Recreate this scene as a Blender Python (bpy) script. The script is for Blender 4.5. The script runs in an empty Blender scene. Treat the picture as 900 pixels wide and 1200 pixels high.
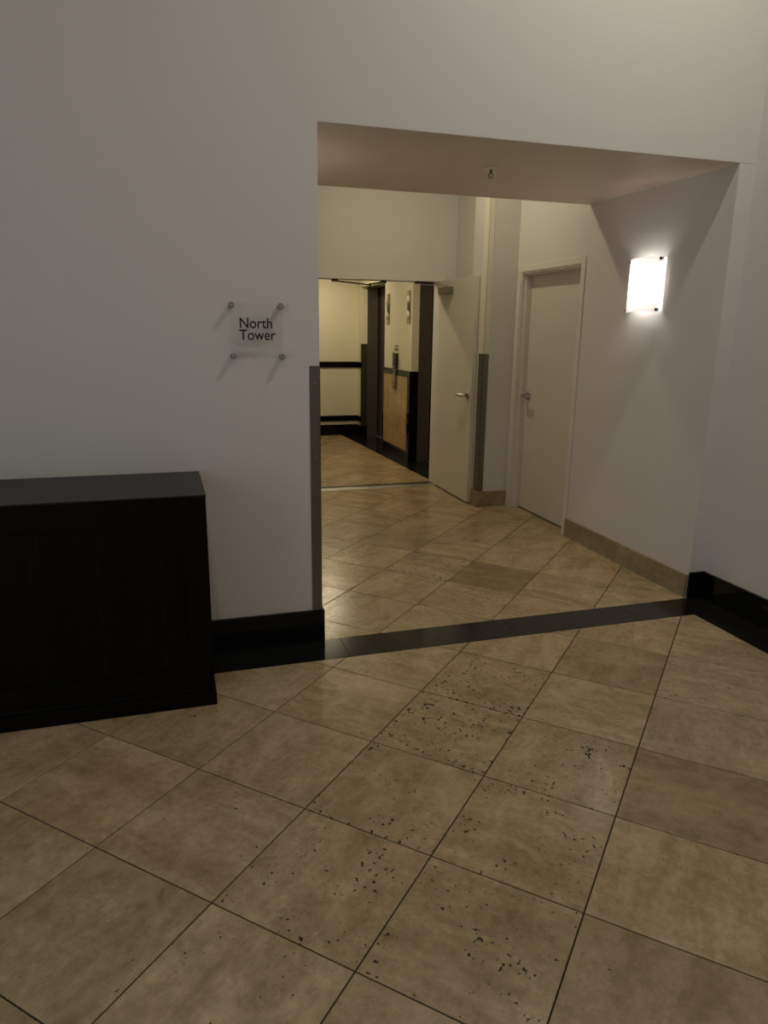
import bpy, bmesh, math, random
from mathutils import Vector, Matrix

# ------------------------------------------------------------------ camera, world, lights, exposure
sc = bpy.context.scene
COL = sc.collection
cam_d = bpy.data.cameras.new('camera')
cam = bpy.data.objects.new('camera', cam_d)
COL.objects.link(cam)
Rm = [[0.9554794402842848, -0.2947915076809655, 0.01253021121981353],
      [-0.0611738389408213, -0.23946355506731676, -0.9689762469863564],
      [0.2886464976805926, 0.9250703609962355, -0.24683603177620206]]
m = Matrix.Identity(4)
for i in range(3):
    m[i][0] = Rm[0][i]
    m[i][1] = -Rm[1][i]
    m[i][2] = -Rm[2][i]
m[0][3], m[1][3], m[2][3] = -0.715, -3.3266, 1.5385
cam.matrix_world = m
cam_d.sensor_fit = 'VERTICAL'
cam_d.sensor_height = 36.0
cam_d.lens = 839.14 / 1200.0 * 36.0
cam_d.clip_start = 0.05
cam_d.clip_end = 100
sc.camera = cam

world = bpy.data.worlds.new('world')
sc.world = world
world.use_nodes = True
wb = world.node_tree.nodes['Background']
wb.inputs[0].default_value = (0.80, 0.90, 1.0, 1)
wb.inputs[1].default_value = 1.25

sc.view_settings.view_transform = 'Standard'
sc.view_settings.look = 'None'
sc.view_settings.exposure = 0.0
sc.view_settings.gamma = 1.0
sc.view_settings.use_curve_mapping = False
sc.cycles.use_denoising = True
sc.cycles.max_bounces = 10
sc.cycles.diffuse_bounces = 6


def disk_light(name, loc, power, color, size=0.12, target=None):
    d = bpy.data.lights.new(name, 'AREA')
    d.shape = 'DISK'
    d.size = size
    d.energy = power
    d.color = color
    o = bpy.data.objects.new(name, d)
    COL.objects.link(o)
    o.location = loc
    if target:
        o.rotation_euler = (Vector(target) - Vector(loc)).to_track_quat('-Z', 'Y').to_euler()
    return o


WARM = (1.0, 0.86, 0.66)
YEL = (1.0, 0.86, 0.56)
disk_light('lobby_downlight', (1.5, -1.15, 4.45), 29, (1.0, 0.93, 0.80))
disk_light('lobby_downlight', (-0.9, -3.2, 4.45), 13, (1.0, 0.95, 0.86))
disk_light('vestibule_downlight', (1.3, 2.12, 3.28), 12.5, (1.0, 0.885, 0.61), 0.10)
disk_light('elevator_lobby_downlight', (1.45, 6.2, 2.43), 14, YEL, 0.14)
disk_light('elevator_lobby_downlight', (1.25, 4.2, 2.43), 11, YEL, 0.12)

# daylight comes in through the glazed opening in the lobby's left wall: a portal guides it
pd = bpy.data.lights.new('window_portal', 'AREA')
pd.shape = 'RECTANGLE'
pd.size, pd.size_y = 2.8, 2.9
pd.cycles.is_portal = True
po = bpy.data.objects.new('window_portal', pd)
COL.objects.link(po)
po.location = (-3.17, -3.4, 1.55)
po.rotation_euler = (math.pi / 2, 0, math.pi / 2)   # faces +X

# ------------------------------------------------------------------ dimensions
XR, XC, ZS, YS = 2.235, 2.34, 2.40, 1.386    # passage right wall, lobby right wall, soffit height and depth
XLW, YBK, ZLC = -3.2, -5.2, 4.5              # lobby left wall, lobby rear wall, lobby ceiling
YV, YV2, ZVC = 3.42, 3.60, 3.32              # vestibule back wall faces, vestibule ceiling
XE, YF, ZEC = 2.10, 7.08, 2.45               # elevator wall, far wall, elevator lobby ceiling
PX, PY = 1.955, 2.42                         # corner of the pier
BH = 0.16                                    # granite base height
TH = 0.14                                    # travertine base height

# ------------------------------------------------------------------ node helpers and materials
def nodemat(name):
    mt = bpy.data.materials.new(name)
    mt.use_nodes = True
    nt = mt.node_tree
    return mt, nt, nt.nodes['Principled BSDF']


def N(nt, t, **kw):
    n = nt.nodes.new(t)
    for k, v in kw.items():
        if k.startswith('i_'):
            n.inputs[k[2:].replace('_', ' ')].default_value = v
        else:
            setattr(n, k, v)
    return n


def math_n(nt, op, a, b=None, c=None, clamp=False):
    n = nt.nodes.new('ShaderNodeMath')
    n.operation = op
    n.use_clamp = clamp
    for i, v in enumerate((a, b, c)):
        if v is None:
            continue
        if isinstance(v, (int, float)):
            n.inputs[i].default_value = v
        else:
            nt.links.new(v, n.inputs[i])
    return n.outputs[0]


def mix_c(nt, fac, a, b, mode='MIX'):
    n = nt.nodes.new('ShaderNodeMix')
    n.data_type = 'RGBA'
    n.blend_type = mode
    for s, v in ((0, fac), (6, a), (7, b)):
        if isinstance(v, (int, float)):
            n.inputs[s].default_value = v
        elif isinstance(v, tuple):
            n.inputs[s].default_value = (*v, 1) if len(v) == 3 else v
        else:
            nt.links.new(v, n.inputs[s])
    return n.outputs[2]


def ramp(nt, fac, stops):
    n = nt.nodes.new('ShaderNodeValToRGB')
    e = n.color_ramp.elements
    e[0].position, e[0].color = stops[0][0], (*stops[0][1], 1)
    e[1].position, e[1].color = stops[-1][0], (*stops[-1][1], 1)
    for p, c in stops[1:-1]:
        k = e.new(p)
        k.color = (*c, 1)
    nt.links.new(fac, n.inputs[0])
    return n.outputs[0]


def plain(name, col, rough=0.5, metal=0.0, noise=0.0, nscale=40.0, bump=0.0, spec=0.5, coat=0.0):
    mt, nt, b = nodemat(name)
    b.inputs['Roughness'].default_value = rough
    b.inputs['Metallic'].default_value = metal
    b.inputs['Specular IOR Level'].default_value = spec
    b.inputs['Coat Weight'].default_value = coat
    tc = N(nt, 'ShaderNodeTexCoord')
    nz = N(nt, 'ShaderNodeTexNoise', i_Scale=nscale, i_Detail=4.0)
    nt.links.new(tc.outputs['Object'], nz.inputs['Vector'])
    c2 = tuple(max(0, x * (1 - noise)) for x in col)
    nt.links.new(mix_c(nt, nz.outputs['Fac'], c2, tuple(col)), b.inputs['Base Color'])
    if bump:
        bp = N(nt, 'ShaderNodeBump', i_Strength=bump, i_Distance=0.002)
        nt.links.new(nz.outputs['Fac'], bp.inputs['Height'])
        nt.links.new(bp.outputs[0], b.inputs['Normal'])
    return mt


def travertine(name, base=(0.385, 0.281, 0.163), rough=0.23, streak=1.0, pit_bias=0.0):
    """Honed travertine: cloudy beige, soft bands, small dark pits; tint and pit density come from the object's colour."""
    mt, nt, b = nodemat(name)
    L = nt.links.new
    tc = N(nt, 'ShaderNodeTexCoord')
    oi = N(nt, 'ShaderNodeObjectInfo')
    off = N(nt, 'ShaderNodeVectorMath', operation='SCALE')
    off.inputs[0].default_value = (37.0, 71.0, 13.0)
    L(oi.outputs['Random'], off.inputs['Scale'])
    add = N(nt, 'ShaderNodeVectorMath', operation='ADD')
    L(tc.outputs['Object'], add.inputs[0])
    L(off.outputs[0], add.inputs[1])
    V = add.outputs[0]
    # wobble
    wn = N(nt, 'ShaderNodeTexNoise', i_Scale=3.0, i_Detail=3.0)
    L(V, wn.inputs['Vector'])
    ws = N(nt, 'ShaderNodeVectorMath', operation='SCALE')
    ws.inputs['Scale'].default_value = 0.13
    L(wn.outputs['Color'], ws.inputs[0])
    wv = N(nt, 'ShaderNodeVectorMath', operation='ADD')
    L(V, wv.inputs[0]); L(ws.outputs[0], wv.inputs[1])
    mp = N(nt, 'ShaderNodeMapping')
    mp.inputs['Scale'].default_value = (1.5, 8.0, 3.0)
    L(wv.outputs[0], mp.inputs['Vector'])
    band = N(nt, 'ShaderNodeTexNoise', i_Scale=1.2, i_Detail=8.0, i_Roughness=0.66)
    L(mp.outputs[0], band.inputs['Vector'])
    cloud = N(nt, 'ShaderNodeTexNoise', i_Scale=5.0, i_Detail=9.0, i_Roughness=0.70)
    L(wv.outputs[0], cloud.inputs['Vector'])
    fine = N(nt, 'ShaderNodeTexNoise', i_Scale=38.0, i_Detail=6.0, i_Roughness=0.65)
    L(V, fine.inputs['Vector'])
    f = math_n(nt, 'ADD', math_n(nt, 'MULTIPLY', band.outputs['Fac'], 0.62 * streak),
               math_n(nt, 'MULTIPLY', cloud.outputs['Fac'], 1.0 - 0.62 * streak))
    d = tuple(base)
    col = ramp(nt, f, [(0.35, (d[0] * 0.74, d[1] * 0.71, d[2] * 0.66)), (0.45, (d[0] * 0.86, d[1] * 0.84, d[2] * 0.80)),
                       (0.52, d), (0.59, (d[0] * 1.13, d[1] * 1.15, d[2] * 1.2)), (0.69, (d[0] * 1.28, d[1] * 1.34, d[2] * 1.46))])
    fr = ramp(nt, fine.outputs['Fac'], [(0.32, (0.80, 0.79, 0.77)), (0.68, (1.10, 1.10, 1.10))])
    col = mix_c(nt, 1.0, col, fr, 'MULTIPLY')
    # mottling and pale flecks of calcite
    mo = N(nt, 'ShaderNodeTexNoise', i_Scale=13.0, i_Detail=10.0, i_Roughness=0.76)
    L(wv.outputs[0], mo.inputs['Vector'])
    col = mix_c(nt, 1.0, col, ramp(nt, mo.outputs['Fac'], [(0.34, (0.85, 0.84, 0.82)), (0.5, (1.0, 1.0, 1.0)), (0.66, (1.12, 1.13, 1.15))]), 'MULTIPLY')
    fk = N(nt, 'ShaderNodeTexNoise', i_Scale=95.0, i_Detail=2.0)
    L(V, fk.inputs['Vector'])
    fm_ = math_n(nt, 'MULTIPLY', math_n(nt, 'SUBTRACT', math_n(nt, 'ADD', fk.outputs['Fac'], math_n(nt, 'MULTIPLY', cloud.outputs['Fac'], 0.25)), 0.80), 12.0, clamp=True)
    col = mix_c(nt, math_n(nt, 'MULTIPLY', fm_, 0.45), col, (d[0] * 1.5, d[1] * 1.6, d[2] * 1.8))
    # thin vein lines
    vn = N(nt, 'ShaderNodeTexNoise', i_Scale=2.2, i_Detail=2.0)
    L(wv.outputs[0], vn.inputs['Vector'])
    va = math_n(nt, 'ABSOLUTE', math_n(nt, 'SUBTRACT', vn.outputs['Fac'], 0.5))
    vm = math_n(nt, 'MULTIPLY', math_n(nt, 'SUBTRACT', 1.0, math_n(nt, 'MULTIPLY', va, 24.0), clamp=True), 0.27)
    col = mix_c(nt, vm, col, (d[0] * 1.35, d[1] * 1.42, d[2] * 1.55))
    col = mix_c(nt, 1.0, col, oi.outputs['Color'], 'MULTIPLY')
    # pits
    cl = N(nt, 'ShaderNodeTexNoise', i_Scale=6.5, i_Detail=2.0)
    L(V, cl.inputs['Vector'])
    pn = N(nt, 'ShaderNodeTexNoise', i_Scale=62.0, i_Detail=1.5, i_Roughness=0.5)
    L(V, pn.inputs['Vector'])
    pn2 = N(nt, 'ShaderNodeTexNoise', i_Scale=120.0, i_Detail=1.0)
    L(V, pn2.inputs['Vector'])
    bias = math_n(nt, 'ADD', math_n(nt, 'MULTIPLY', math_n(nt, 'SUBTRACT', cl.outputs['Fac'], 0.5), 0.42),
                  math_n(nt, 'MULTIPLY_ADD', oi.outputs['Alpha'], 0.27, -0.115 + pit_bias))
    big = math_n(nt, 'MULTIPLY', math_n(nt, 'SUBTRACT', math_n(nt, 'ADD', pn.outputs['Fac'], bias), 0.755), 40.0, clamp=True)
    sml = math_n(nt, 'MULTIPLY', math_n(nt, 'SUBTRACT', math_n(nt, 'ADD', pn2.outputs['Fac'], math_n(nt, 'MULTIPLY', bias, 0.6)), 0.765), 40.0, clamp=True)
    pit = math_n(nt, 'MAXIMUM', big, math_n(nt, 'MULTIPLY', sml, 0.85))
    col = mix_c(nt, math_n(nt, 'MULTIPLY', pit, 0.97), col, (0.009, 0.007, 0.005))
    L(col, b.inputs['Base Color'])
    rr = math_n(nt, 'MULTIPLY_ADD', cloud.outputs['Fac'], 0.22, rough - 0.11)
    L(math_n(nt, 'ADD', rr, math_n(nt, 'MULTIPLY', pit, 0.5)), b.inputs['Roughness'])
    h = math_n(nt, 'SUBTRACT', math_n(nt, 'MULTIPLY', fine.outputs['Fac'], 0.25), pit)
    bp = N(nt, 'ShaderNodeBump', i_Strength=0.35, i_Distance=0.0015)
    L(h, bp.inputs['Height'])
    L(bp.outputs[0], b.inputs['Normal'])
    return mt


def brushed(name, col, rough=0.32):
    mt, nt, b = nodemat(name)
    L = nt.links.new
    b.inputs['Metallic'].default_value = 1.0
    tc = N(nt, 'ShaderNodeTexCoord')
    mp = N(nt, 'ShaderNodeMapping')
    mp.inputs['Scale'].default_value = (400, 400, 3)
    L(tc.outputs['Object'], mp.inputs['Vector'])
    nz = N(nt, 'ShaderNodeTexNoise', i_Scale=1.0, i_Detail=3.0)
    L(mp.outputs[0], nz.inputs['Vector'])
    L(mix_c(nt, nz.outputs['Fac'], tuple(x * 0.88 for x in col), col), b.inputs['Base Color'])
    L(math_n(nt, 'MULTIPLY_ADD', nz.outputs['Fac'], 0.15, rough - 0.07), b.inputs['Roughness'])
    return mt


def granite(name, k=0.002, rough=0.09, spec=0.22):
    mt, nt, b = nodemat(name)
    L = nt.links.new
    tc = N(nt, 'ShaderNodeTexCoord')
    v = N(nt, 'ShaderNodeTexNoise', i_Scale=260.0, i_Detail=2.0)
    L(tc.outputs['Object'], v.inputs['Vector'])
    L(ramp(nt, v.outputs['Fac'], [(0.45, (k, k, k)), (0.75, (k + .008, k + .008, k + .008))]), b.inputs['Base Color'])
    b.inputs['Roughness'].default_value = rough
    b.inputs['Specular IOR Level'].default_value = spec
    return mt


def ebony(name):
    """Black-stained veneer with a vertical grain, lightly scuffed."""
    mt, nt, b = nodemat(name)
    L = nt.links.new
    tc = N(nt, 'ShaderNodeTexCoord')
    mp = N(nt, 'ShaderNodeMapping')
    mp.inputs['Scale'].default_value = (60, 60, 3)
    L(tc.outputs['Object'], mp.inputs['Vector'])
    nz = N(nt, 'ShaderNodeTexNoise', i_Scale=1.0, i_Detail=5.0)
    L(mp.outputs[0], nz.inputs['Vector'])
    L(ramp(nt, nz.outputs['Fac'], [(0.4, (0.0008, 0.0006, 0.0006)), (0.62, (0.0014, 0.001, 0.0009)), (0.74, (0.009, 0.005, 0.003))]), b.inputs['Base Color'])
    L(math_n(nt, 'MULTIPLY_ADD', nz.outputs['Fac'], 0.2, 0.25), b.inputs['Roughness'])
    b.inputs['Specular IOR Level'].default_value = 0.15
    return mt


M = {}
M['paint'] = plain('wall_paint', (0.66, 0.635, 0.60), 0.55, noise=0.03, nscale=2.5, spec=0.25)
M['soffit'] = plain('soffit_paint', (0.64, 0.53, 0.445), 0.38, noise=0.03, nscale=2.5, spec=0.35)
M['cream'] = plain('cream_paint', (0.70, 0.65, 0.50), 0.5, noise=0.03, nscale=2.5, spec=0.3)
M['door'] = plain('door_paint', (0.64, 0.60, 0.53), 0.4, noise=0.05, nscale=5, spec=0.35)
M['trim'] = plain('trim_paint', (0.68, 0.65, 0.60), 0.35, noise=0.02, nscale=5, spec=0.4)
M['vinyl'] = plain('cream_vinyl', (0.74, 0.69, 0.58), 0.3, noise=0.02, spec=0.5)
M['trav'] = travertine('travertine')
M['trav_base'] = travertine('travertine_base', (0.31, 0.245, 0.155), 0.4, 0.6, -0.12)
M['trav_gold'] = travertine('travertine_panel', (0.48, 0.33, 0.16), 0.3, 1.0, -0.2)
M['grout'] = plain('dark_grout', (0.022, 0.017, 0.012), 0.9)
M['granite'] = granite('black_granite')
M['granite_floor'] = granite('honed_black_granite', 0.007, 0.16, 0.45)
M['steel'] = brushed('stainless_steel', (0.24, 0.225, 0.205), 0.30)
M['bronze'] = brushed('dark_elevator_steel', (0.27, 0.245, 0.215), 0.42)
M['guard_dark'] = brushed('dark_guard_steel', (0.16, 0.145, 0.125), 0.40)
M['closer'] = plain('grey_closer_metal', (0.28, 0.27, 0.255), 0.35, 1.0, 0.05, 60)
M['alu'] = plain('aluminium', (0.62, 0.61, 0.58), 0.35, 1.0, 0.06, 60)
M['chrome'] = plain('satin_chrome', (0.50, 0.48, 0.46), 0.25, 1.0, 0.05, 60)
M['ebony'] = ebony('black_stained_wood')
M['ebony_top'] = plain('black_satin_top', (0.008, 0.0075, 0.0075), 0.36, noise=0.2, nscale=8, spec=0.32)
M['black'] = plain('black_plastic', (0.006, 0.006, 0.006), 0.4)
M['dark'] = plain('dark_panel', (0.03, 0.028, 0.025), 0.3)
M['gap'] = plain('shadow_gap', (0.004, 0.004, 0.004), 0.8)  # near-black colour standing in for the shade inside gaps
M['ink'] = plain('black_ink', (0.008, 0.008, 0.009), 0.5)
M['brass'] = plain('brass_plate', (0.40, 0.34, 0.20), 0.3, 1.0, 0.05, 60)
M['white_part'] = plain('white_enamel', (0.80, 0.80, 0.79), 0.35)
M['lens'] = plain('white_lens', (0.75, 0.72, 0.62), 0.25)


def acrylic():
    mt, nt, b = nodemat('clear_acrylic')
    nt.nodes.remove(b)
    out = nt.nodes['Material Output']
    tr = N(nt, 'ShaderNodeBsdfTransparent')
    tr.inputs[0].default_value = (0.985, 0.985, 0.98, 1)
    gl = N(nt, 'ShaderNodeBsdfGlossy')
    gl.inputs['Roughness'].default_value = 0.05
    mx = N(nt, 'ShaderNodeMixShader')
    mx.inputs[0].default_value = 0.035
    nt.links.new(tr.outputs[0], mx.inputs[1])
    nt.links.new(gl.outputs[0], mx.inputs[2])
    nt.links.new(mx.outputs[0], out.inputs[0])
    return mt


M['acrylic'] = acrylic()


def shade_glass():
    mt, nt, b = nodemat('frosted_lamp_glass')
    out = nt.nodes['Material Output']
    b.inputs['Base Color'].default_value = (0.9, 0.9, 0.88, 1)
    b.inputs['Roughness'].default_value = 0.3
    b.inputs['Emission Color'].default_value = (1.0, 0.95, 0.90, 1)
    b.inputs['Emission Strength'].default_value = 0.8
    tl = N(nt, 'ShaderNodeBsdfTranslucent')
    tl.inputs[0].default_value = (0.95, 0.94, 0.92, 1)
    mx = N(nt, 'ShaderNodeMixShader')
    mx.inputs[0].default_value = 0.5
    nt.links.new(b.outputs[0], mx.inputs[1])
    nt.links.new(tl.outputs[0], mx.inputs[2])
    nt.links.new(mx.outputs[0], out.inputs[0])
    return mt


M['shade'] = shade_glass()


def emit(name, col, st):
    mt, nt, b = nodemat(name)
    b.inputs['Base Color'].default_value = (*col, 1)
    b.inputs['Emission Color'].default_value = (*col, 1)
    b.inputs['Emission Strength'].default_value = st
    return mt


M['tube'] = emit('lamp_tube', (1.0, 0.945, 0.91), 60.0)

# ------------------------------------------------------------------ mesh helpers
def box(bm, x0, x1, y0, y1, z0, z1, bev=0.0):
    b2 = bmesh.new()
    vs = [b2.verts.new((x, y, z)) for z in (z0, z1) for y in (y0, y1) for x in (x0, x1)]
    for q in ((0, 2, 3, 1), (4, 5, 7, 6), (0, 1, 5, 4), (2, 6, 7, 3), (0, 4, 6, 2), (1, 3, 7, 5)):
        b2.faces.new([vs[i] for i in q])
    if bev:
        bmesh.ops.bevel(b2, geom=b2.edges[:], offset=bev, segments=2, affect='EDGES', profile=0.5)
    merge(bm, b2)


def merge(bm, b2):
    t = bpy.data.meshes.new('t')
    b2.to_mesh(t)
    b2.free()
    bm.from_mesh(t)
    bpy.data.meshes.remove(t)


def cyl(bm, p0, p1, r, r2=None, seg=20, bev=0.0):
    p0, p1 = Vector(p0), Vector(p1)
    d = p1 - p0
    b2 = bmesh.new()
    bmesh.ops.create_cone(b2, cap_ends=True, segments=seg, radius1=r, radius2=r if r2 is None else r2, depth=d.length)
    q = Vector((0, 0, 1)).rotation_difference(d.normalized())
    bmesh.ops.transform(b2, matrix=Matrix.Translation((p0 + p1) / 2) @ q.to_matrix().to_4x4(), verts=b2.verts)
    if bev:
        es = [e for e in b2.edges if e.calc_face_angle(0) > 1.0]
        bmesh.ops.bevel(b2, geom=es, offset=bev, segments=2, affect='EDGES')
    for f in b2.faces:
        f.smooth = len(f.verts) == 4
    merge(bm, b2)


def tube(bm, pts, r, seg=10):
    """Round bar through a chain of points."""
    pts = [Vector(p) for p in pts]
    b2 = bmesh.new()
    rings = []
    for i, p in enumerate(pts):
        t = (pts[min(i + 1, len(pts) - 1)] - pts[max(i - 1, 0)]).normalized()
        a = t.orthogonal().normalized() if i == 0 else (rings[-1][1] - t * rings[-1][1].dot(t)).normalized()
        c = t.cross(a)
        rings.append(([b2.verts.new(p + r * (math.cos(k * 2 * math.pi / seg) * a + math.sin(k * 2 * math.pi / seg) * c)) for k in range(seg)], a))
    for i in range(len(rings) - 1):
        A, B = rings[i][0], rings[i + 1][0]
        for k in range(seg):
            b2.faces.new((A[k], A[(k + 1) % seg], B[(k + 1) % seg], B[k])).smooth = True
    b2.faces.new(rings[0][0][::-1])
    b2.faces.new(rings[-1][0])
    merge(bm, b2)


def prism(bm, poly, z0, z1):
    b2 = bmesh.new()
    lo = [b2.verts.new((x, y, z0)) for x, y in poly]
    hi = [b2.verts.new((x, y, z1)) for x, y in poly]
    n = len(poly)
    b2.faces.new(hi)
    b2.faces.new(lo[::-1])
    for i in range(n):
        b2.faces.new((lo[i], lo[(i + 1) % n], hi[(i + 1) % n], hi[i]))
    merge(bm, b2)


def finish(bm):
    bmesh.ops.recalc_face_normals(bm, faces=bm.faces)


def wpos(o):
    p = Vector((0, 0, 0))
    while o is not None:
        p += o.location
        o = o.parent
    return p


def obj(name, bm, mat, parent=None, origin=None):
    """Link one mesh object; vertices are given in world space, the origin goes to the foot of the mesh."""
    finish(bm)
    me = bpy.data.meshes.new(name)
    if origin is None:
        xs = [v.co for v in bm.verts]
        lo = Vector((min(v.x for v in xs), min(v.y for v in xs), min(v.z for v in xs)))
        hi = Vector((max(v.x for v in xs), max(v.y for v in xs), max(v.z for v in xs)))
        origin = Vector(((lo.x + hi.x) / 2, (lo.y + hi.y) / 2, lo.z))
    origin = Vector(origin)
    bmesh.ops.translate(bm, verts=bm.verts, vec=-origin)
    bm.to_mesh(me)
    bm.free()
    me.materials.append(M[mat])
    o = bpy.data.objects.new(name, me)
    COL.objects.link(o)
    o.location = origin - (wpos(parent) if parent else Vector())
    o.parent = parent
    return o


def B(name, mat, parent, *boxes, bev=0.0):
    bm = bmesh.new()
    for b in boxes:
        box(bm, *b, bev=bev)
    return obj(name, bm, mat, parent)


def struct(o, label=None):
    o['kind'] = 'structure'
    if label:
        o['label'] = label
    return o


def tag(o, label, cat, group=None):
    o['label'] = label
    o['category'] = cat
    if group:
        o['group'] = group
    return o


def empty(name, loc):
    o = bpy.data.objects.new(name, None)
    COL.objects.link(o)
    o.location = loc
    o.empty_display_size = 0.1
    return o


# ------------------------------------------------------------------ the shell
struct(B('wall_front', 'paint', None, (XLW - .2, 0, 0, 0.2, 0, ZLC), (0, XC, 0, YS, ZS + 0.0015, ZLC)))
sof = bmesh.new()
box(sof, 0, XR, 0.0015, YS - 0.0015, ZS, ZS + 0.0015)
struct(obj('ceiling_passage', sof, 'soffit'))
struct(B('wall_right', 'paint', None, (XC, XC + 0.2, YBK, 0.0, 0, ZLC)))
struct(B('wall_back', 'paint', None, (XLW - .2, XC + .2, YBK - .2, YBK, 0, ZLC)))
WY0, WY1 = -4.8, -2.0
struct(B('wall_left', 'paint', None, (XLW - .2, XLW, YBK, WY0, 0, ZLC), (XLW - .2, XLW, WY1, 0, 0, ZLC),
         (XLW - .2, XLW, WY0, WY1, 3.0, ZLC), (XLW - .2, XLW, WY0, WY1, 0, 0.1)))
struct(B('ceiling_lobby', 'paint', None, (XLW - .2, XC + .2, YBK - .2, 0.2, ZLC, ZLC + .1)))
wf = struct(empty('window_1', (XLW - .1, -3.4, 0.1)))
for y in (WY0 + .03, -3.87, -2.93, WY1 - .03):
    B('mullion', 'dark', wf, (XLW - .13, XLW - .07, y - .03, y + .03, 0.1, 3.0))
B('transom', 'dark', wf, (XLW - .12, XLW - .08, WY0, WY1, 2.1, 2.16))

# the passage and the vestibule
struct(B('wall_passage_left', 'paint', None, (-0.2, 0, 0.2, YV, 0, ZVC)))
DY0, DY1, DZ = 1.43, 2.345, 2.015          # the closed door's opening
struct(B('wall_passage_right', 'paint', None, (XR, XR + .3, 0, DY0, 0, ZS + .0), (XR, XR + .3, YS, DY0, ZS, ZVC),
         (XR, XR + .3, DY0, DY1, DZ, ZVC), (XR, XR + .3, DY1, PY, 0, ZVC), (XR + .2, XR + .3, DY0, DY1, 0, DZ)))
struct(B('wall_pier', 'paint', None, (PX, XR + .3, PY, 2.72, 0, ZVC)))
struct(B('wall_alcove', 'paint', None, (2.085, XR + .3, 2.72, YV, 0, ZVC)))
OX0, OX1, OZ = 0.15, 1.935, 1.99           # double doorway
struct(B('wall_vestibule', 'paint', None, (-.2, OX0, YV, YV2, 0, ZVC), (OX1, XR + .3, YV, YV2, 0, ZVC), (OX0, OX1, YV, YV2, OZ, ZVC)))
struct(B('ceiling_vestibule', 'paint', None, (-.2, XR + .3, YS, YV2, ZVC, ZVC + .1)))
fr = struct(empty('trim_1', (1.04, YV, 0)), 'painted steel door frame around the wide doorway')
B('frame_head', 'trim', fr, (OX0 - .05, OX1 + .05, YV - .012, YV, OZ, OZ + .05))
B('frame_jamb', 'trim', fr, (OX0 - .05, OX0, YV - .012, YV, 0, OZ))
B('frame_jamb', 'trim', fr, (OX1, OX1 + .05, YV - .012, YV, 0, OZ))

# elevator lobby shell
EY0, EY1, EY2, EY3 = 3.66, 4.70, 5.76, 6.88   # near opening, pier, far opening
EZ = 2.12
struct(B('wall_elevator', 'cream', None, (XE, XE + .5, YV2, EY0, 0, ZEC), (XE, XE + .5, EY1, EY2, 0, ZEC), (XE, XE + .5, EY3, YF, 0, ZEC),
         (XE, XE + .5, EY0, EY1, EZ, ZEC), (XE, XE + .5, EY2, EY3, EZ, ZEC)))
struct(B('wall_far', 'cream', None, (-1.2, XE + .5, YF, YF + .15, 0, ZEC)))
struct(B('wall_elevator_left', 'cream', None, (-1.35, -1.2, YV2, YF, 0, ZEC), (-1.2, -.2, YV2 - .1, YV2, 0, ZEC)))
struct(B('ceiling_elevator_lobby', 'paint', None, (-1.35, XE + .6, YV2 - .1, YF + .15, ZEC, ZEC + .1)))

# ------------------------------------------------------------------ floor: grout bed, diagonal travertine tiles, granite bands
floor = struct(B('floor', 'grout', None, (XLW - .2, XE + .6, YBK - .2, YF + .15, -.12, -0.004)))
OXT, OYT, S = -0.3415, -1.9395, 0.4572
C45 = math.sqrt(.5)
GAP = 0.0023


def clip(poly, a, b, c):
    """Keep the part of poly with a*x + b*y <= c."""
    out = []
    for i in range(len(poly)):
        p, q = poly[i], poly[(i + 1) % len(poly)]
        fp, fq = a * p[0] + b * p[1] - c, a * q[0] + b * q[1] - c
        if fp <= 0:
            out.append(p)
        if (fp < 0 < fq) or (fq < 0 < fp):
            t = fp / (fp - fq)
            out.append((p[0] + t * (q[0] - p[0]), p[1] + t * (q[1] - p[1])))
    return out


def area(p):
    return abs(sum(p[i][0] * p[(i + 1) % len(p)][1] - p[(i + 1) % len(p)][0] * p[i][1] for i in range(len(p)))) / 2


def tile_mesh(poly, name):
    """Slab piece with an eased upper edge; poly is counter-clockwise in local coordinates."""
    n = len(poly)
    cx = sum(p[0] for p in poly) / n
    cy = sum(p[1] for p in poly) / n

    def inset(p, e):
        d = math.hypot(p[0] - cx, p[1] - cy)
        k = max(0.2, 1 - e / max(d, 1e-6))
        return cx + (p[0] - cx) * k, cy + (p[1] - cy) * k
    v = [(*inset(p, .0014), 0.0) for p in poly] + [(p[0], p[1], -0.0008) for p in poly] + [(p[0], p[1], -0.010) for p in poly]
    f = [tuple(range(n))]
    for k in (0, n):
        for i in range(n):
            j = (i + 1) % n
            f.append((k + n + i, k + n + j, k + j, k + i))
    me = bpy.data.meshes.new(name)
    me.from_pydata(v, [], f)
    me.materials.append(M['trav'])
    return me


h = S / 2 - GAP
full_tile = tile_mesh([(-h, -h), (h, -h), (h, h), (-h, h)], 'floor_tile')
BORD = 0.225
XB = XC - .02 - BORD                       # inner edge of the granite border by the right wall
YB = -0.01 - BORD                          # inner edge by the front wall
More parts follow.
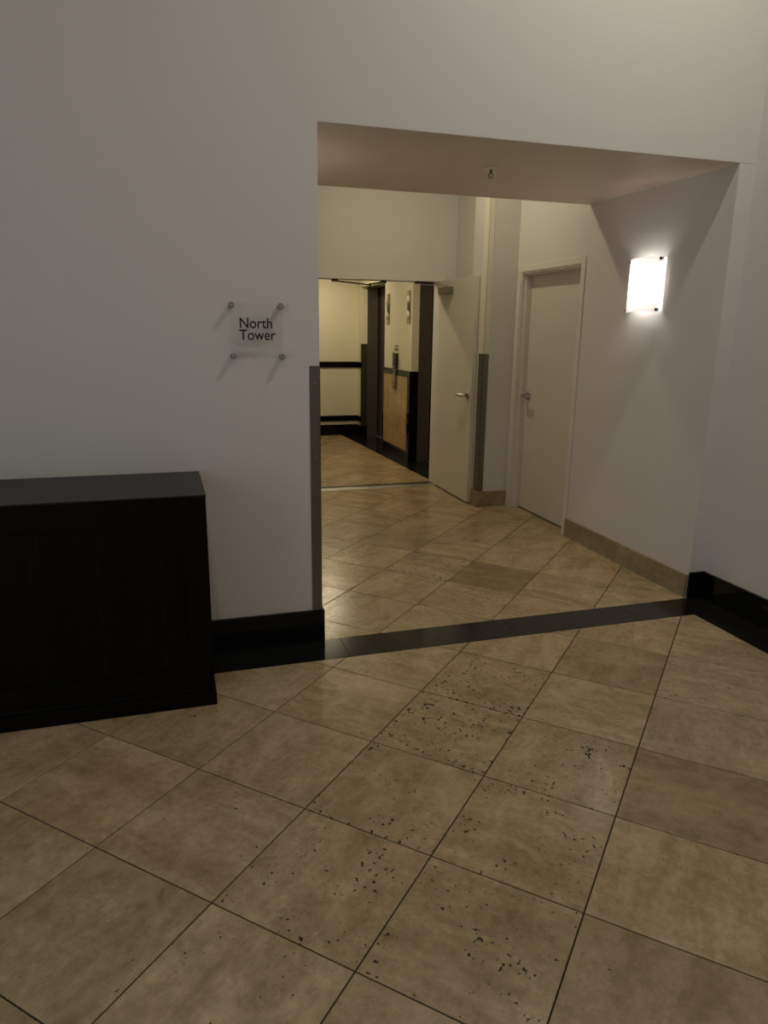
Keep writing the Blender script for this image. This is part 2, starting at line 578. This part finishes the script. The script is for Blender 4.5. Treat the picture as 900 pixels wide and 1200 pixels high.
# each region: list of half planes a*x+b*y<=c
e0, e1 = (1.965, 3.57), (1.85, YF)         # edge of the black border by the elevators
ea, eb = (e1[1] - e0[1]), -(e1[0] - e0[0])
regions = [
    [(1, 0, XB - .002), (-1, 0, -XLW), (0, 1, YB - .002), (0, -1, -YBK)],
    [(1, 0, XR + .09), (-1, 0, 0), (0, 1, 3.36), (0, -1, 0.008)],
    [(ea, eb, ea * e0[0] + eb * e0[1]), (-1, 0, 1.2), (0, 1, YF), (0, -1, -3.565)],
]
tints = {  # tile index: (tint, pit density) as seen in the photograph
    (-2, 6): ((0.70, 0.66, 0.62), .35), (-2, 5): ((1.02, 1.0, .98), .75), (-1, 4): ((0.98, 0.97, 0.95), .3),
    (-1, 3): ((0.95, 0.94, 0.92), 0.82), (1, 2): ((0.80, 0.77, 0.73), .4), (1, 0): ((0.82, 0.80, 0.77), .35),
    (0, 4): ((0.84, 0.81, 0.77), .5), (0, 0): ((0.95, .95, .95), .55), (0, 1): ((0.95, .94, .92), .65), (0, 2): ((0.95, .94, .93), .6),
    (1, 1): ((1.02, 1.02, 1.0), .3), (-3, 6): ((0.95, .95, .92), .95), (-3, 7): ((0.98, 0.97, 0.95), .45),
    (-1, 0): ((1.0, 1.0, 1.0), .6), (-1, 1): ((.96, .96, .95), .6), (-2, 0): ((1.0, 1.0, 1.0), .4), (-2, 1): ((1.0, 1.0, 0.99), .35),
    (-1, 2): ((.94, .93, .91), .8), (0, 3): ((1.0, 1.0, .98), .45),
}
rnd = random.Random(11)
for ri, reg in enumerate(regions):
    for a in range(-24, 24):
        for b in range(-24, 24):
            u, v = (a + .5) * S, (b + .5) * S
            cx, cy = OXT + C45 * (u + v), OYT + C45 * (v - u)
            # world X = tile diagonal: a runs right and towards the viewer, b right and away
            poly = []
            for du, dv in ((-h, -h), (h, -h), (h, h), (-h, h)):
                poly.append((OXT + C45 * (u + du + v + dv), OYT + C45 * (v + dv - u - du)))
            if min(math.hypot(p[0] - .5, p[1] - 1) for p in poly) > 9:
                continue
            cl = poly
            for pl in reg:
                cl = clip(cl, *pl)
                if len(cl) < 3:
                    break
            if len(cl) < 3 or area(cl) < 0.0006:
                continue
            k = rnd.randrange(4)
            rz = -math.pi / 4 + k * math.pi / 2
            if area(cl) > h * h * 4 - 1e-6:
                me = full_tile
            else:
                cr, sr = math.cos(-rz), math.sin(-rz)
                loc = [((x - cx) * cr - (y - cy) * sr, (x - cx) * sr + (y - cy) * cr) for x, y in cl]
                sa = sum(loc[i][0] * loc[(i + 1) % len(loc)][1] - loc[(i + 1) % len(loc)][0] * loc[i][1] for i in range(len(loc)))
                if sa < 0:
                    loc.reverse()
                me = tile_mesh(loc, 'floor_tile')
            o = bpy.data.objects.new('floor_tile', me)
            COL.objects.link(o)
            o.parent = floor
            o.location = Vector((cx, cy, 0)) - floor.location
            o.rotation_euler = (0, 0, rz)
            t = rnd.uniform(.92, 1.06)
            w = rnd.uniform(-.02, .02)
            tint, pit = (t + w, t, t - w * 1.5), rnd.choice((.1, .2, .3, .35, .45))
            if ri < 2 and (a, b) in tints:
                tint, pit = tints[(a, b)]
            if ri == 2:
                pit = .2
            o.color = (*tint, pit)


def slab(name, poly, mat='granite_floor'):
    bm = bmesh.new()
    prism(bm, poly, -0.012, 0.0)
    bmesh.ops.bevel(bm, geom=[e for e in bm.edges if all(abs(v.co.z) < 1e-6 for v in e.verts)], offset=.0008, segments=1, affect='EDGES')
    return obj(name, bm, mat, floor)


g = 0.0008
xi = XC - .02
cuts = [XLW, -2.1, -1.2, -0.3, 0.09, 1.0, 1.75]
for i in range(len(cuts) - 1):
    slab('granite_slab', [(cuts[i] + g, YB), (cuts[i + 1] - g, YB), (cuts[i + 1] - g, -0.009), (cuts[i] + g, -0.009)])
slab('granite_slab', [(1.75 + g, YB), (XB - g, YB), (xi - g, -0.009), (1.75 + g, -0.009)])
ys = [YB, -1.2, -2.2, -3.2, -4.2, YBK]
for i in range(len(ys) - 1):
    if i == 0:
        slab('granite_slab', [(XB + g, YB - g), (XB + g, ys[1] + g), (xi, ys[1] + g), (xi, -0.009 - g)])
    else:
        slab('granite_slab', [(XB, ys[i] - g), (XB, ys[i + 1] + g), (xi, ys[i + 1] + g), (xi, ys[i] - g)])
# black border by the elevators, with the recesses in front of the doors
ysl = [3.57, 4.70, 5.76, 6.30, YF]
for i in range(len(ysl) - 1):
    def ex(y):
        return e0[0] + (e1[0] - e0[0]) * (y - e0[1]) / (e1[1] - e0[1])
    slab('granite_slab', [(ex(ysl[i]), ysl[i] + g), (2.38, ysl[i] + g), (2.38, ysl[i + 1] - g), (ex(ysl[i + 1]), ysl[i + 1] - g)])
th = B('threshold_strip', 'alu', floor, (OX0, OX1 + .02, 3.365, 3.475, -.012, .003), bev=.001)
th['label'] = 'brushed metal door threshold'
B('threshold_strip', 'dark', floor, (OX0, OX1 + .02, 3.478, 3.562, -.012, .001))

# ------------------------------------------------------------------ bases
bb = struct(empty('baseboard_front', (0, 0, 0)), 'tall polished black granite base under the white wall')
for x0, x1 in ((XLW, -2.4), (-2.4, -1.5), (-1.5, -0.62), (-0.62, 0.012)):
    B('base_slab', 'granite', bb, (x0 + .0006, x1 - .0006, -0.02, -0.0005, 0.0, BH + .006), bev=.002)
B('base_slab', 'granite', bb, (0.0005, 0.012, 0.0, 0.16, 0.0, BH + .004), bev=.002)
bb = struct(empty('baseboard_right', (XC, 0, 0)), 'polished black granite base around the corner')
B('base_slab', 'granite', bb, (XR - .004, XC - .0005, -0.02, -0.0005, 0.0, BH), bev=.002)
for y0, y1 in ((-1.13, -0.021), (-2.3, -1.13), (-3.5, -2.3), (YBK, -3.5)):
    B('base_slab', 'granite', bb, (XC - .02, XC - .0005, y0 + .0006, y1 - .0006, 0.0, BH), bev=.002)
bb = struct(empty('baseboard_passage', (XR, .7, 0)), 'beige travertine base below the wall lamp')
o = B('base_slab', 'trav_base', bb, (XR - .018, XR - .0005, 0.004, 0.70, 0.0, TH), bev=.0015)
o.color = (1.0, 1.0, 1.0, .3)
o = B('base_slab', 'trav_base', bb, (XR - .018, XR - .0005, 0.701, 1.376, 0.0, TH), bev=.0015)
o.color = (.93, .92, .90, .3)
bb = struct(empty('baseboard_left', (0, 1.7, 0)), 'beige travertine base on the far side of the passage')
for y0, y1 in ((0.162, 1.2), (1.2, 2.3), (2.3, YV)):
    o = B('base_slab', 'trav_base', bb, (0.0005, .018, y0 + .0005, y1 - .0005, 0.0, TH), bev=.0015)
    o.color = (.97, .96, .94, .25)
bb = struct(empty('baseboard_pier', (PX, PY, 0)), 'beige travertine base wrapped around the pier')
o = B('base_slab', 'trav_base', bb, (PX - .018, XR - .0, PY - .018, PY - .0005, 0.0, TH), bev=.0015)
o.color = (1.0, .98, .95, .2)
o = B('base_slab', 'trav_base', bb, (PX - .018, PX - .0005, PY, PY + .11, 0.0, TH), bev=.0015)
o.color = (.95, .93, .9, .2)
bb = struct(empty('baseboard_far', (1, YF, 0)), 'black granite base at the foot of the cream end wall')
B('base_slab', 'granite', bb, (-1.2, XE - .016, YF - .016, YF - .0005, 0, .158))
B('base_slab', 'granite', bb, (XE - .016, XE - .0005, EY3, YF, 0, .158))
B('base_slab', 'granite', bb, (XE - .001, XE + .085, EY3 - .012, EY3 - .0005, 0, .158))
for n, (z0, z1), lb in ((2, (.208, .29), 'low black granite band on the cream end wall'), (3, (.992, 1.076), 'black granite chair rail on the cream end wall')):
    tr = struct(empty('trim_%d' % n, (1, YF, z0)), lb)
    B('rail', 'granite', tr, (-1.2, XE - .014, YF - .014, YF - .0005, z0, z1))
    B('rail', 'granite', tr, (XE - .014, XE - .0005, EY3, YF, z0, z1))

# ------------------------------------------------------------------ corner guards
def guard(name, label, mat, cx, cy, w, wy, z0, z1, sx, group=None, screws=True):
    """L-shaped angle on a corner at (cx, cy): one leg on the face towards the viewer, one round the side."""
    t = .0022
    root = tag(empty(name, (cx, cy, z0)), label, 'corner guard', group)
    bm = bmesh.new()
    box(bm, *sorted((cx - sx * t, cx + sx * w)), cy - t, cy - .0003, z0, z1)
    box(bm, *sorted((cx - sx * t, cx - sx * .0003)), cy - t, cy + wy, z0, z1)
    obj('angle', bm, mat, root)
    if screws:
        for k in range(4):
            z = z0 + .08 + (z1 - z0 - .16) * k / 3
            bm = bmesh.new()
            cyl(bm, (cx + sx * w * .45, cy - t - .0012, z), (cx + sx * w * .45, cy - t, z), .0035, seg=10)
            obj('screw', bm, 'chrome', root)
    return root


guard('corner_guard', 'tall dark stainless steel guard on wall corner under the sign', 'steel', 0, 0, .048, .05, BH + .008, 1.372, -1)
guard('corner_guard', 'short stainless steel guard on the pier beside the open door', 'steel', PX, PY, .048, .1, TH + .001, 1.347, 1)
guard('corner_guard', 'cream plastic guard on upper pier corner above the steel one', 'vinyl', PX, PY, .046, .1, 1.349, ZVC - .002, 1, screws=False)
# far corner by the elevators
guard('corner_guard', 'dark narrow steel guard on wall corner beside the far elevator', 'guard_dark', XE, EY3, .0845, .05, .16, 1.335, 1, screws=False)

# ------------------------------------------------------------------ doors
def lever(parent, name, at, out, along, mat='chrome', length=.125):
    """Lever handle: rose on the door face, neck out of it, lever running along the door."""
    at, out, along = Vector(at), Vector(out), Vector(along)
    bm = bmesh.new()
    cyl(bm, at, at + out * .012, .036, seg=28, bev=.003)
    hnd = obj(name, bm, mat, parent)
    bm = bmesh.new()
    pts = [at + out * .008, at + out * .045]
    for k in range(1, 5):
        an = k / 4 * math.pi / 2
        pts.append(at + out * (.045 + .018 * math.sin(an)) + along * (.018 * (1 - math.cos(an))))
    pts += [at + out * .063 + along * length * .6, at + out * .060 + along * length]
    tube(bm, pts, .0135, 12)
    obj('lever', bm, mat, hnd)
    bm = bmesh.new()
    cyl(bm, at + out * .009, at + out * .013, .006, seg=12)
    obj('keyhole', bm, 'dark', hnd)
    return hnd


# open leaf of the wide doorway, swung against the pier
ang = math.radians(-0.25)
HX, HY = 1.914, 3.405
LW, LT = 0.855, 0.040
leaf = struct(empty('door_1', (HX, HY, 0)), 'cream fire door leaf standing open against the pier')
# built in local space: x across the thickness, y from hinge (0) to free edge (-LW)
leaf_parts = []
bm = bmesh.new()
box(bm, 0, LT, -LW, 0, .012, 1.995, bev=.0015)
bmesh.ops.translate(bm, verts=bm.verts, vec=Vector((HX, HY, 0)))
obj('door_leaf', bm, 'door', leaf)
hz = .978
lever(leaf, 'handle', (HX - .0005, HY - LW + .065, hz), (-1, 0, 0), (0, 1, 0))
lever(leaf, 'handle', (HX + LT + .0005, HY - LW + .065, hz), (.55, 0, 0), (0, 1, 0), length=.06)
for z in (.22, 1.0, 1.80):
    bm = bmesh.new()
    cyl(bm, (HX + LT + .004, HY - .002, z - .05), (HX + LT + .004, HY - .002, z + .05), .006, seg=12)
    obj('hinge', bm, 'chrome', leaf)
# closer: body on the leaf, arm up to the head of the frame
B('closer_body', 'closer', leaf, (HX - .062, HX - .0005, HY - .36, HY - .12, 1.862, 1.93), bev=.008)
cb = leaf.children[-1]
bm = bmesh.new()
cyl(bm, (HX - .025, HY - .24, 1.92), (HX - .025, HY - .24, 1.950), .014, seg=14)
obj('pinion', bm, 'closer', cb)
bm = bmesh.new()
a0, a1, a2 = Vector((HX - .025, HY - .24, 1.945)), Vector((HX - .235, HY - .10, 1.950)), Vector((HX - .16, HY + .07, 1.972))
for p, q in ((a0, a1), (a1 + Vector((0, 0, .007)), a2)):
    d = (q - p).normalized()
    n = d.cross(Vector((0, 0, 1))).normalized() * .011
    u = Vector((0, 0, .004))
    vs = [bm.verts.new(c) for c in (p + n - u, p - n - u, p - n + u, p + n + u, q + n - u, q - n - u, q - n + u, q + n + u)]
    for f in ((0, 1, 2, 3), (7, 6, 5, 4), (0, 4, 5, 1), (1, 5, 6, 2), (2, 6, 7, 3), (3, 7, 4, 0)):
        bm.faces.new([vs[i] for i in f])
obj('closer_arm', bm, 'closer', leaf)
B('arm_bracket', 'dark', leaf, (HX - .22, HX - .04, HY + .05, HY + .09, 1.970, 1.9895))
leaf.rotation_euler = (0, 0, ang)

# overhead holder arm under the head of the doorway (second leaf is out of sight)
hold = tag(empty('door_holder_arm', (1.05, 3.5, 1.95)), 'black folded holder arm under the doorway head beside the far elevator', 'door hardware')
def flatbar(p, q, w, t, name, mat, parent):
    p, q = Vector(p), Vector(q)
    d = (q - p).normalized()
    n = d.cross(Vector((0, 0, 1))).normalized() * w / 2
    u = Vector((0, 0, t / 2))
    bm = bmesh.new()
    vs = [bm.verts.new(c) for c in (p + n - u, p - n - u, p - n + u, p + n + u, q + n - u, q - n - u, q - n + u, q + n + u)]
    for f in ((0, 1, 2, 3), (7, 6, 5, 4), (0, 4, 5, 1), (1, 5, 6, 2), (2, 6, 7, 3), (3, 7, 4, 0)):
        bm.faces.new([vs[i] for i in f])
    return obj(name, bm, mat, parent)


flatbar((0.905, 3.50, 1.974), (1.275, 3.58, 1.950), .03, .010, 'arm', 'black', hold)
flatbar((1.275, 3.58, 1.960), (1.36, 3.44, 1.974), .03, .010, 'arm', 'black', hold)
bm = bmesh.new()
cyl(bm, (1.272, 3.578, 1.943), (1.272, 3.578, 1.968), .013, seg=14)
obj('pivot', bm, 'chrome', hold)
B('bracket', 'black', hold, (0.88, 0.93, 3.47, 3.53, 1.968, 1.9895))
B('bracket', 'black', hold, (1.34, 1.39, 3.43, 3.46, 1.966, 1.9895))

# closed door in the passage wall
d2 = struct(empty('door_2', (XR, (DY0 + DY1) / 2, 0)), 'closed white flush door with a lever handle')
cw, ct = .055, .008
fx = XR - ct
fm = bmesh.new()
box(fm, fx, XR - .0005, DY0 - cw, DY0, 0, DZ + cw - .003, bev=.002)
obj('casing', fm, 'trim', d2)
fm = bmesh.new()
box(fm, fx, XR - .0005, DY1, DY1 + cw, 0, DZ + cw - .003, bev=.002)
obj('casing', fm, 'trim', d2)
fm = bmesh.new()
box(fm, fx + .001, XR - .0005, DY0, DY1, DZ, DZ + cw - .004, bev=.002)
obj('casing', fm, 'trim', d2)
LX = XR + .085                               # face of the leaf
fm = bmesh.new()
box(fm, XR, XR + .14, DY0 + .0005, DY0 + .012, 0, DZ - .0005)
box(fm, XR, XR + .14, DY1 - .012, DY1 - .0005, 0, DZ - .0005)
box(fm, XR, XR + .14, DY0 + .012, DY1 - .012, DZ - .012, DZ - .0005)
obj('jamb_lining', fm, 'trim', d2)
fm = bmesh.new()
box(fm, XR + .035, LX - .002, DY1 - .028, DY1 - .012, 0, DZ - .012)
box(fm, XR + .035, LX - .002, DY0 + .012, DY0 + .028, 0, DZ - .012)
box(fm, XR + .035, LX - .002, DY0 + .028, DY1 - .028, DZ - .026, DZ - .012)
obj('door_stop', fm, 'trim', d2)
B('door_leaf', 'door', d2, (LX, LX + .044, DY0 + .015, DY1 - .015, .010, DZ - .015), bev=.001)
B('sill', 'gap', d2, (LX + .002, LX + .06, DY0 + .012, DY1 - .012, -.003, .004))  # black strip paints the shade in the gap under the leaf
lever(d2, 'handle', (LX - .0005, DY1 - .085, 1.003), (-1, 0, 0), (0, -1, 0))

# ------------------------------------------------------------------ elevators
def elevator(y0, y1, label):
    root = tag(empty('elevator', (XE + .2, (y0 + y1) / 2, 0)), label, 'elevator', 'elevators along the lobby wall')
    x1, x2 = XE + .085, XE + .235            # steel jamb from x1 to x2, doors at x2
    for ya, yb in ((y1 - .012, y1 - .0005), (y0 + .0005, y0 + .012)):
        B('jamb', 'bronze', root, (x1, x2, ya, yb, 0.001, EZ - .001))
    B('head_lining', 'bronze', root, (x1, x2, y0 + .012, y1 - .012, EZ - .013, EZ - .001))
    B('back_gap', 'gap', root, (x2 + .052, x2 + .062, y0 + .0005, y1 - .0005, 0.001, EZ - .001))
    ym = (y0 + y1) / 2
    for ya, yb in ((ym + .002, y1 - .014), (y0 + .014, ym - .002)):
        B('door_panel', 'bronze', root, (x2 + .03, x2 + .048, ya, yb, .008, EZ - .02), bev=.002)
    for ya, yb in ((y1 - .012, y1 - .0005), (y0 + .0005, y0 + .012)):
        B('shadow_strip', 'gap', root, (x2 + .0002, x2 + .052, ya, yb, 0.001, EZ - .001))  # black strip stands in for the shaded seam between jamb and doors
    B('sill', 'alu', root, (x2 - .012, x2 + .028, y0 + .013, y1 - .013, 0.0005, .004))
    return root


elevator(EY0, EY1, 'near dark steel elevator doorway right behind the open door leaf')
elevator(EY2, EY3, 'far dark steel elevator doorway beside the cream end wall')

# stone wainscot between the elevators
wn = tag(empty('wainscot', (XE, 5.23, 0)), 'golden travertine panel framed in black granite between the elevators', 'wall panel')
zc = 1.068
wx0 = XE - .02
B('top_rail', 'granite', wn, (wx0, XE - .0005, EY1 - .004, EY2, .995, zc), bev=.002)
B('stile', 'granite', wn, (wx0, XE - .0005, EY1 - .004, EY1 + .085, .12, .9948), bev=.001)
B('stile', 'granite', wn, (wx0, XE - .0005, EY2 - .03, EY2, .12, .9948), bev=.001)
B('bottom_rail', 'granite', wn, (wx0, XE - .0005, EY1 - .004, EY2, .0008, .1198), bev=.001)
o = B('stone_panel', 'trav_gold', wn, (wx0 + .004, XE - .0005, EY1 + .0855, EY2 - .0305, .1202, .9946))
B('return_slab', 'granite', wn, (XE - .0002, XE + .084, EY1 - .016, EY1 - .0005, .0008, zc), bev=.001)


def lantern(y, z0, z1, label):
    root = tag(empty('hall_lantern', (XE, y, z0)), label, 'indicator light', 'hall lanterns between the elevators')
    B('backplate', 'brass', root, (XE - .012, XE - .0005, y - .05, y + .05, z0, z1), bev=.002)
    for zz in (z0 + .1, z1 - .1):
        bm = bmesh.new()
        b2 = bmesh.new()
        bmesh.ops.create_uvsphere(b2, u_segments=18, v_segments=10, radius=.036)
        bmesh.ops.transform(b2, matrix=Matrix.Translation((XE - .012, y, zz)) @ Matrix.Diagonal((.9, 1, 1.35, 1)), verts=b2.verts)
        for f in b2.faces:
            f.smooth = True
        merge(bm, b2)
        obj('lens', bm, 'lens', root)
    zm = (z0 + z1) / 2
    B('display', 'dark', root, (XE - .016, XE - .012, y - .036, y + .036, zm - .055, zm + .055))


lantern(5.605, 1.602, 1.972, 'narrow brass hall lantern beside the far elevator')
lantern(4.81, 1.608, 1.982, 'narrow brass hall lantern beside the near elevator')

cp = tag(empty('call_station', (XE, 5.255, .82)), 'slim dark steel elevator call panel over the granite rail', 'call panel')
B('faceplate', 'bronze', cp, (wx0 - .016, wx0 - .0005, 5.19, 5.30, .822, 1.07), bev=.002)
B('upper_box', 'black', cp, (XE - .034, XE - .0005, 5.185, 5.305, 1.0705, 1.258), bev=.002)
B('button_strip', 'alu', cp, (wx0 - .018, wx0 - .016, 5.222, 5.268, .865, 1.06))
B('screen', 'dark', cp, (XE - .036, XE - .034, 5.205, 5.285, 1.14, 1.225))
for zz in (.90, 1.035):
    bm = bmesh.new()
    cyl(bm, (wx0 - .024, 5.245, zz), (wx0 - .018, 5.245, zz), .014, seg=16)
    obj('button', bm, 'dark' if zz > 1 else 'chrome', cp)
bm = bmesh.new()
cyl(bm, (XE - .040, 5.245, 1.10), (XE - .034, 5.245, 1.10), .011, seg=16)
obj('indicator', bm, 'lens', cp)

ns = tag(empty('floor_notice', (XE, 5.255, 1.28)), 'small clear notice with dark marks above the elevator call panel', 'sign')
B('plate', 'acrylic', ns, (XE - .006, XE - .0005, 5.165, 5.335, 1.275, 1.40))
bm = bmesh.new()
rr = random.Random(3)
for z in (1.345, 1.305):
    y = 5.185
    while y < 5.31:
        w = rr.uniform(.008, .03)
        box(bm, XE - .0072, XE - .0062, y, min(y + w, 5.318), z - .008, z + .008)
        y += w + .008
obj('printed_marks', bm, 'ink', ns)['kind'] = 'stuff'
n2 = tag(empty('side_notice', (XE, 5.38, 1.08)), 'narrow strip of dark marks beside the elevator call panel', 'sign')
B('plate', 'acrylic', n2, (XE - .006, XE - .0005, 5.335, 5.425, 1.08, 1.272))
bm = bmesh.new()
for z in (1.255, 1.225, 1.19, 1.155, 1.12):
    box(bm, XE - .0072, XE - .0062, 5.345 + rr.uniform(0, .02), 5.405 - rr.uniform(0, .02), z - .007, z + .007)
obj('printed_marks', bm, 'ink', n2)['kind'] = 'stuff'

# ------------------------------------------------------------------ wall lamps
def sconce(xw, sx, yc, z0, z1, label, group):
    """Curved frosted shade on a white backplate; sx points from the wall into the room."""
    root = tag(empty('wall_lamp', (xw, yc, z0)), label, 'lamp', group)
    hw = .155
    bm = bmesh.new()
    box(bm, *sorted((xw + sx * .0005, xw + sx * .012)), yc - hw + .03, yc + hw - .03, z0 + .04, z1 - .04, bev=.002)
    obj('backplate', bm, 'white_part', root)
    # bowed glass
    bm = bmesh.new()
    n = 20
    depth, gap, t = .060, .036, .005
    out, inn = [], []
    for i in range(n + 1):
        s = -1 + 2 * i / n
        y = yc + hw * s
        x = gap + depth * (1 - s * s)
        out.append((x, y))
        inn.append((x - t, y))
    V = {}
    for key, pl in (('o', out), ('i', inn)):
        for zi, z in enumerate((z0, z1)):
            for i, (x, y) in enumerate(pl):
                V[key, zi, i] = bm.verts.new((xw + sx * x, y, z))
    for i in range(n):
        for q in ((('o', 0, i), ('o', 0, i + 1), ('o', 1, i + 1), ('o', 1, i)), (('i', 0, i), ('i', 1, i), ('i', 1, i + 1), ('i', 0, i + 1)),
                  (('o', 1, i), ('o', 1, i + 1), ('i', 1, i + 1), ('i', 1, i)), (('o', 0, i), ('i', 0, i), ('i', 0, i + 1), ('o', 0, i + 1))):
            f = bm.faces.new([V[k] for k in q])
            f.smooth = True
    for i in (0, n):
        bm.faces.new([V['o', 0, i], V['o', 1, i], V['i', 1, i], V['i', 0, i]])
    obj('shade', bm, 'shade', root)
    # side flanges that carry the glass, and its clips
    for s in (-1, 1):
        y = yc + s * (hw - .004)
        bm = bmesh.new()
        box(bm, *sorted((xw + sx * .0005, xw + sx * .033)), y - .003, y + .003, z0 + .004, z1 - .004)
        obj('side_flange', bm, 'shade', root)
        for z in (z0 + .012, z1 - .012):
            bm = bmesh.new()
            box(bm, *sorted((xw + sx * .026, xw + sx * .046)), y - .007 - s * .003, y + .007 - s * .003, z - .009, z + .009, bev=.0015)
            obj('clip', bm, 'dark', root)
    bm = bmesh.new()
    cyl(bm, (xw + sx * .045, yc, z0 + .06), (xw + sx * .045, yc, z1 - .06), .014, seg=12)
    obj('lamp_tube', bm, 'tube', root)


sconce(XR, -1, .655, 1.665, 1.985, 'lit white curved glass wall lamp on the passage wall', None)
sconce(0.0, 1, .655, 1.665, 1.985, 'lit curved glass wall lamp on the passage side hidden behind the sign wall', None)

# ------------------------------------------------------------------ sprinkler
sp = tag(empty('fire_sprinkler', (1.087, .567, ZS - .05)), 'small fire sprinkler under the soffit', 'sprinkler')
bm = bmesh.new()
cyl(bm, (1.087, .567, ZS - .0005), (1.087, .567, ZS - .008), .040, .034, seg=28)
obj('escutcheon', bm, 'lens', sp)
bm = bmesh.new()
cyl(bm, (1.087, .567, ZS - .008), (1.087, .567, ZS - .030), 0.006, seg=14)
for s in (-1, 1):
    tube(bm, [(1.087 + s * .006, .567, ZS - .028), (1.087 + s * .014, .567, ZS - .036), (1.087 + s * .003, .567, ZS - .052)], .0025, 8)
obj('frame', bm, 'dark', sp)
bm = bmesh.new()
cyl(bm, (1.087, .567, ZS - .053), (1.087, .567, ZS - .056), .013, seg=16)
obj('deflector', bm, 'chrome', sp)

# ------------------------------------------------------------------ sign
sg = tag(empty('wall_sign', (-.288, 0, 1.40)), 'clear acrylic plate with black lettering on four steel standoffs', 'sign')
SY = -.030
B('plate', 'acrylic', sg, (-.402, -.173, SY, SY + .005, 1.408, 1.642))
for x, z in ((-.396, 1.635), (-.180, 1.633), (-.394, 1.417), (-.178, 1.414)):
    bm = bmesh.new()
    cyl(bm, (x, -.0005, z), (x, SY + .0052, z), .011, seg=18)
    cyl(bm, (x, SY - .0002, z), (x, SY - .009, z), .0135, seg=18, bev=.002)
    obj('standoff', bm, 'chrome', sg)


def text_mesh(body, size):
    cu = bpy.data.curves.new('lettering', 'FONT')
    cu.body = body
    cu.size = size
    cu.extrude = .0004
    cu.offset = .0005
    cu.space_line = 0.80
    to = bpy.data.objects.new('tmp_text', cu)
    COL.objects.link(to)
    bpy.context.view_layer.update()
    me = bpy.data.meshes.new_from_object(to.evaluated_get(bpy.context.evaluated_depsgraph_get()))
    bpy.data.objects.remove(to)
    bpy.data.curves.remove(cu)
    return me


me = text_mesh('North\nTower', .05)
xs = [v.co.x for v in me.vertices]
zs_ = [v.co.y for v in me.vertices]
sx_ = (.160) / (max(xs) - min(xs))
sz_ = (1.582 - 1.486) / (max(zs_) - min(zs_))
x0, z0 = min(xs), min(zs_)
me.transform(Matrix.Translation((-.365, SY - .0012, 1.486)) @ Matrix(((sx_, 0, 0, 0), (0, 0, -1, 0), (0, sz_, 0, 0), (0, 0, 0, 1))) @ Matrix.Translation((-x0, -z0, 0)))
bm = bmesh.new()
bm.from_mesh(me)
bpy.data.meshes.remove(me)
o = obj('lettering', bm, 'ink', sg)
o['label'] = 'black lettering reading North Tower'

# ------------------------------------------------------------------ black chest by the wall
CX0, CX1, CY0, CY1, CZ = -2.15, -.568, -.52, -.022, .905
ch = tag(empty('chest', ((CX0 + CX1) / 2, -.27, 0)), 'large black wooden chest with a plain top standing against the wall', 'cabinet')
B('top', 'ebony_top', ch, (CX0, CX1, CY0, CY1, CZ - .008, CZ), bev=.002)
B('carcass', 'ebony', ch, (CX0 + .002, CX1 - .002, CY0 + .016, CY1, .085, CZ - .0082))
fy0, fy1 = CY0 + .003, CY0 + .0158
B('stile', 'ebony', ch, (CX1 - .095, CX1 - .002, fy0, fy1, .086, CZ - .0085), bev=.0015)
B('stile', 'ebony', ch, (CX0 + .002, CX0 + .095, fy0, fy1, .086, CZ - .0085), bev=.0015)
B('rail', 'ebony', ch, (CX0 + .0955, CX1 - .0955, fy0, fy1, CZ - .115, CZ - .0085), bev=.0015)
B('rail', 'ebony', ch, (CX0 + .0955, CX1 - .0955, fy0, fy1, .086, .175), bev=.0015)
nx, nz = 6, 3
px0, px1, pz0, pz1 = CX0 + .097, CX1 - .097, .1765, CZ - .1165
rr = random.Random(5)
for i in range(nx):
    for k in range(nz):
        xa, xb = px0 + (px1 - px0) * i / nx, px0 + (px1 - px0) * (i + 1) / nx
        za, zb = pz0 + (pz1 - pz0) * k / nz, pz0 + (pz1 - pz0) * (k + 1) / nz
        d = rr.uniform(0, .002)
        B('veneer_panel', 'ebony', ch, (xa + .0006, xb - .0006, fy1 - .006 - d, fy1 + .0001, za + .0006, zb - .0006), bev=.0008)
B('plinth', 'ebony', ch, (CX0 - .004, CX1 + .004, CY0 - .004, CY1, 0.0005, .062), bev=.003)
B('base_moulding', 'ebony', ch, (CX0 - .001, CX1 + .001, CY0 - .001, CY1, .0625, .0848), bev=.004)
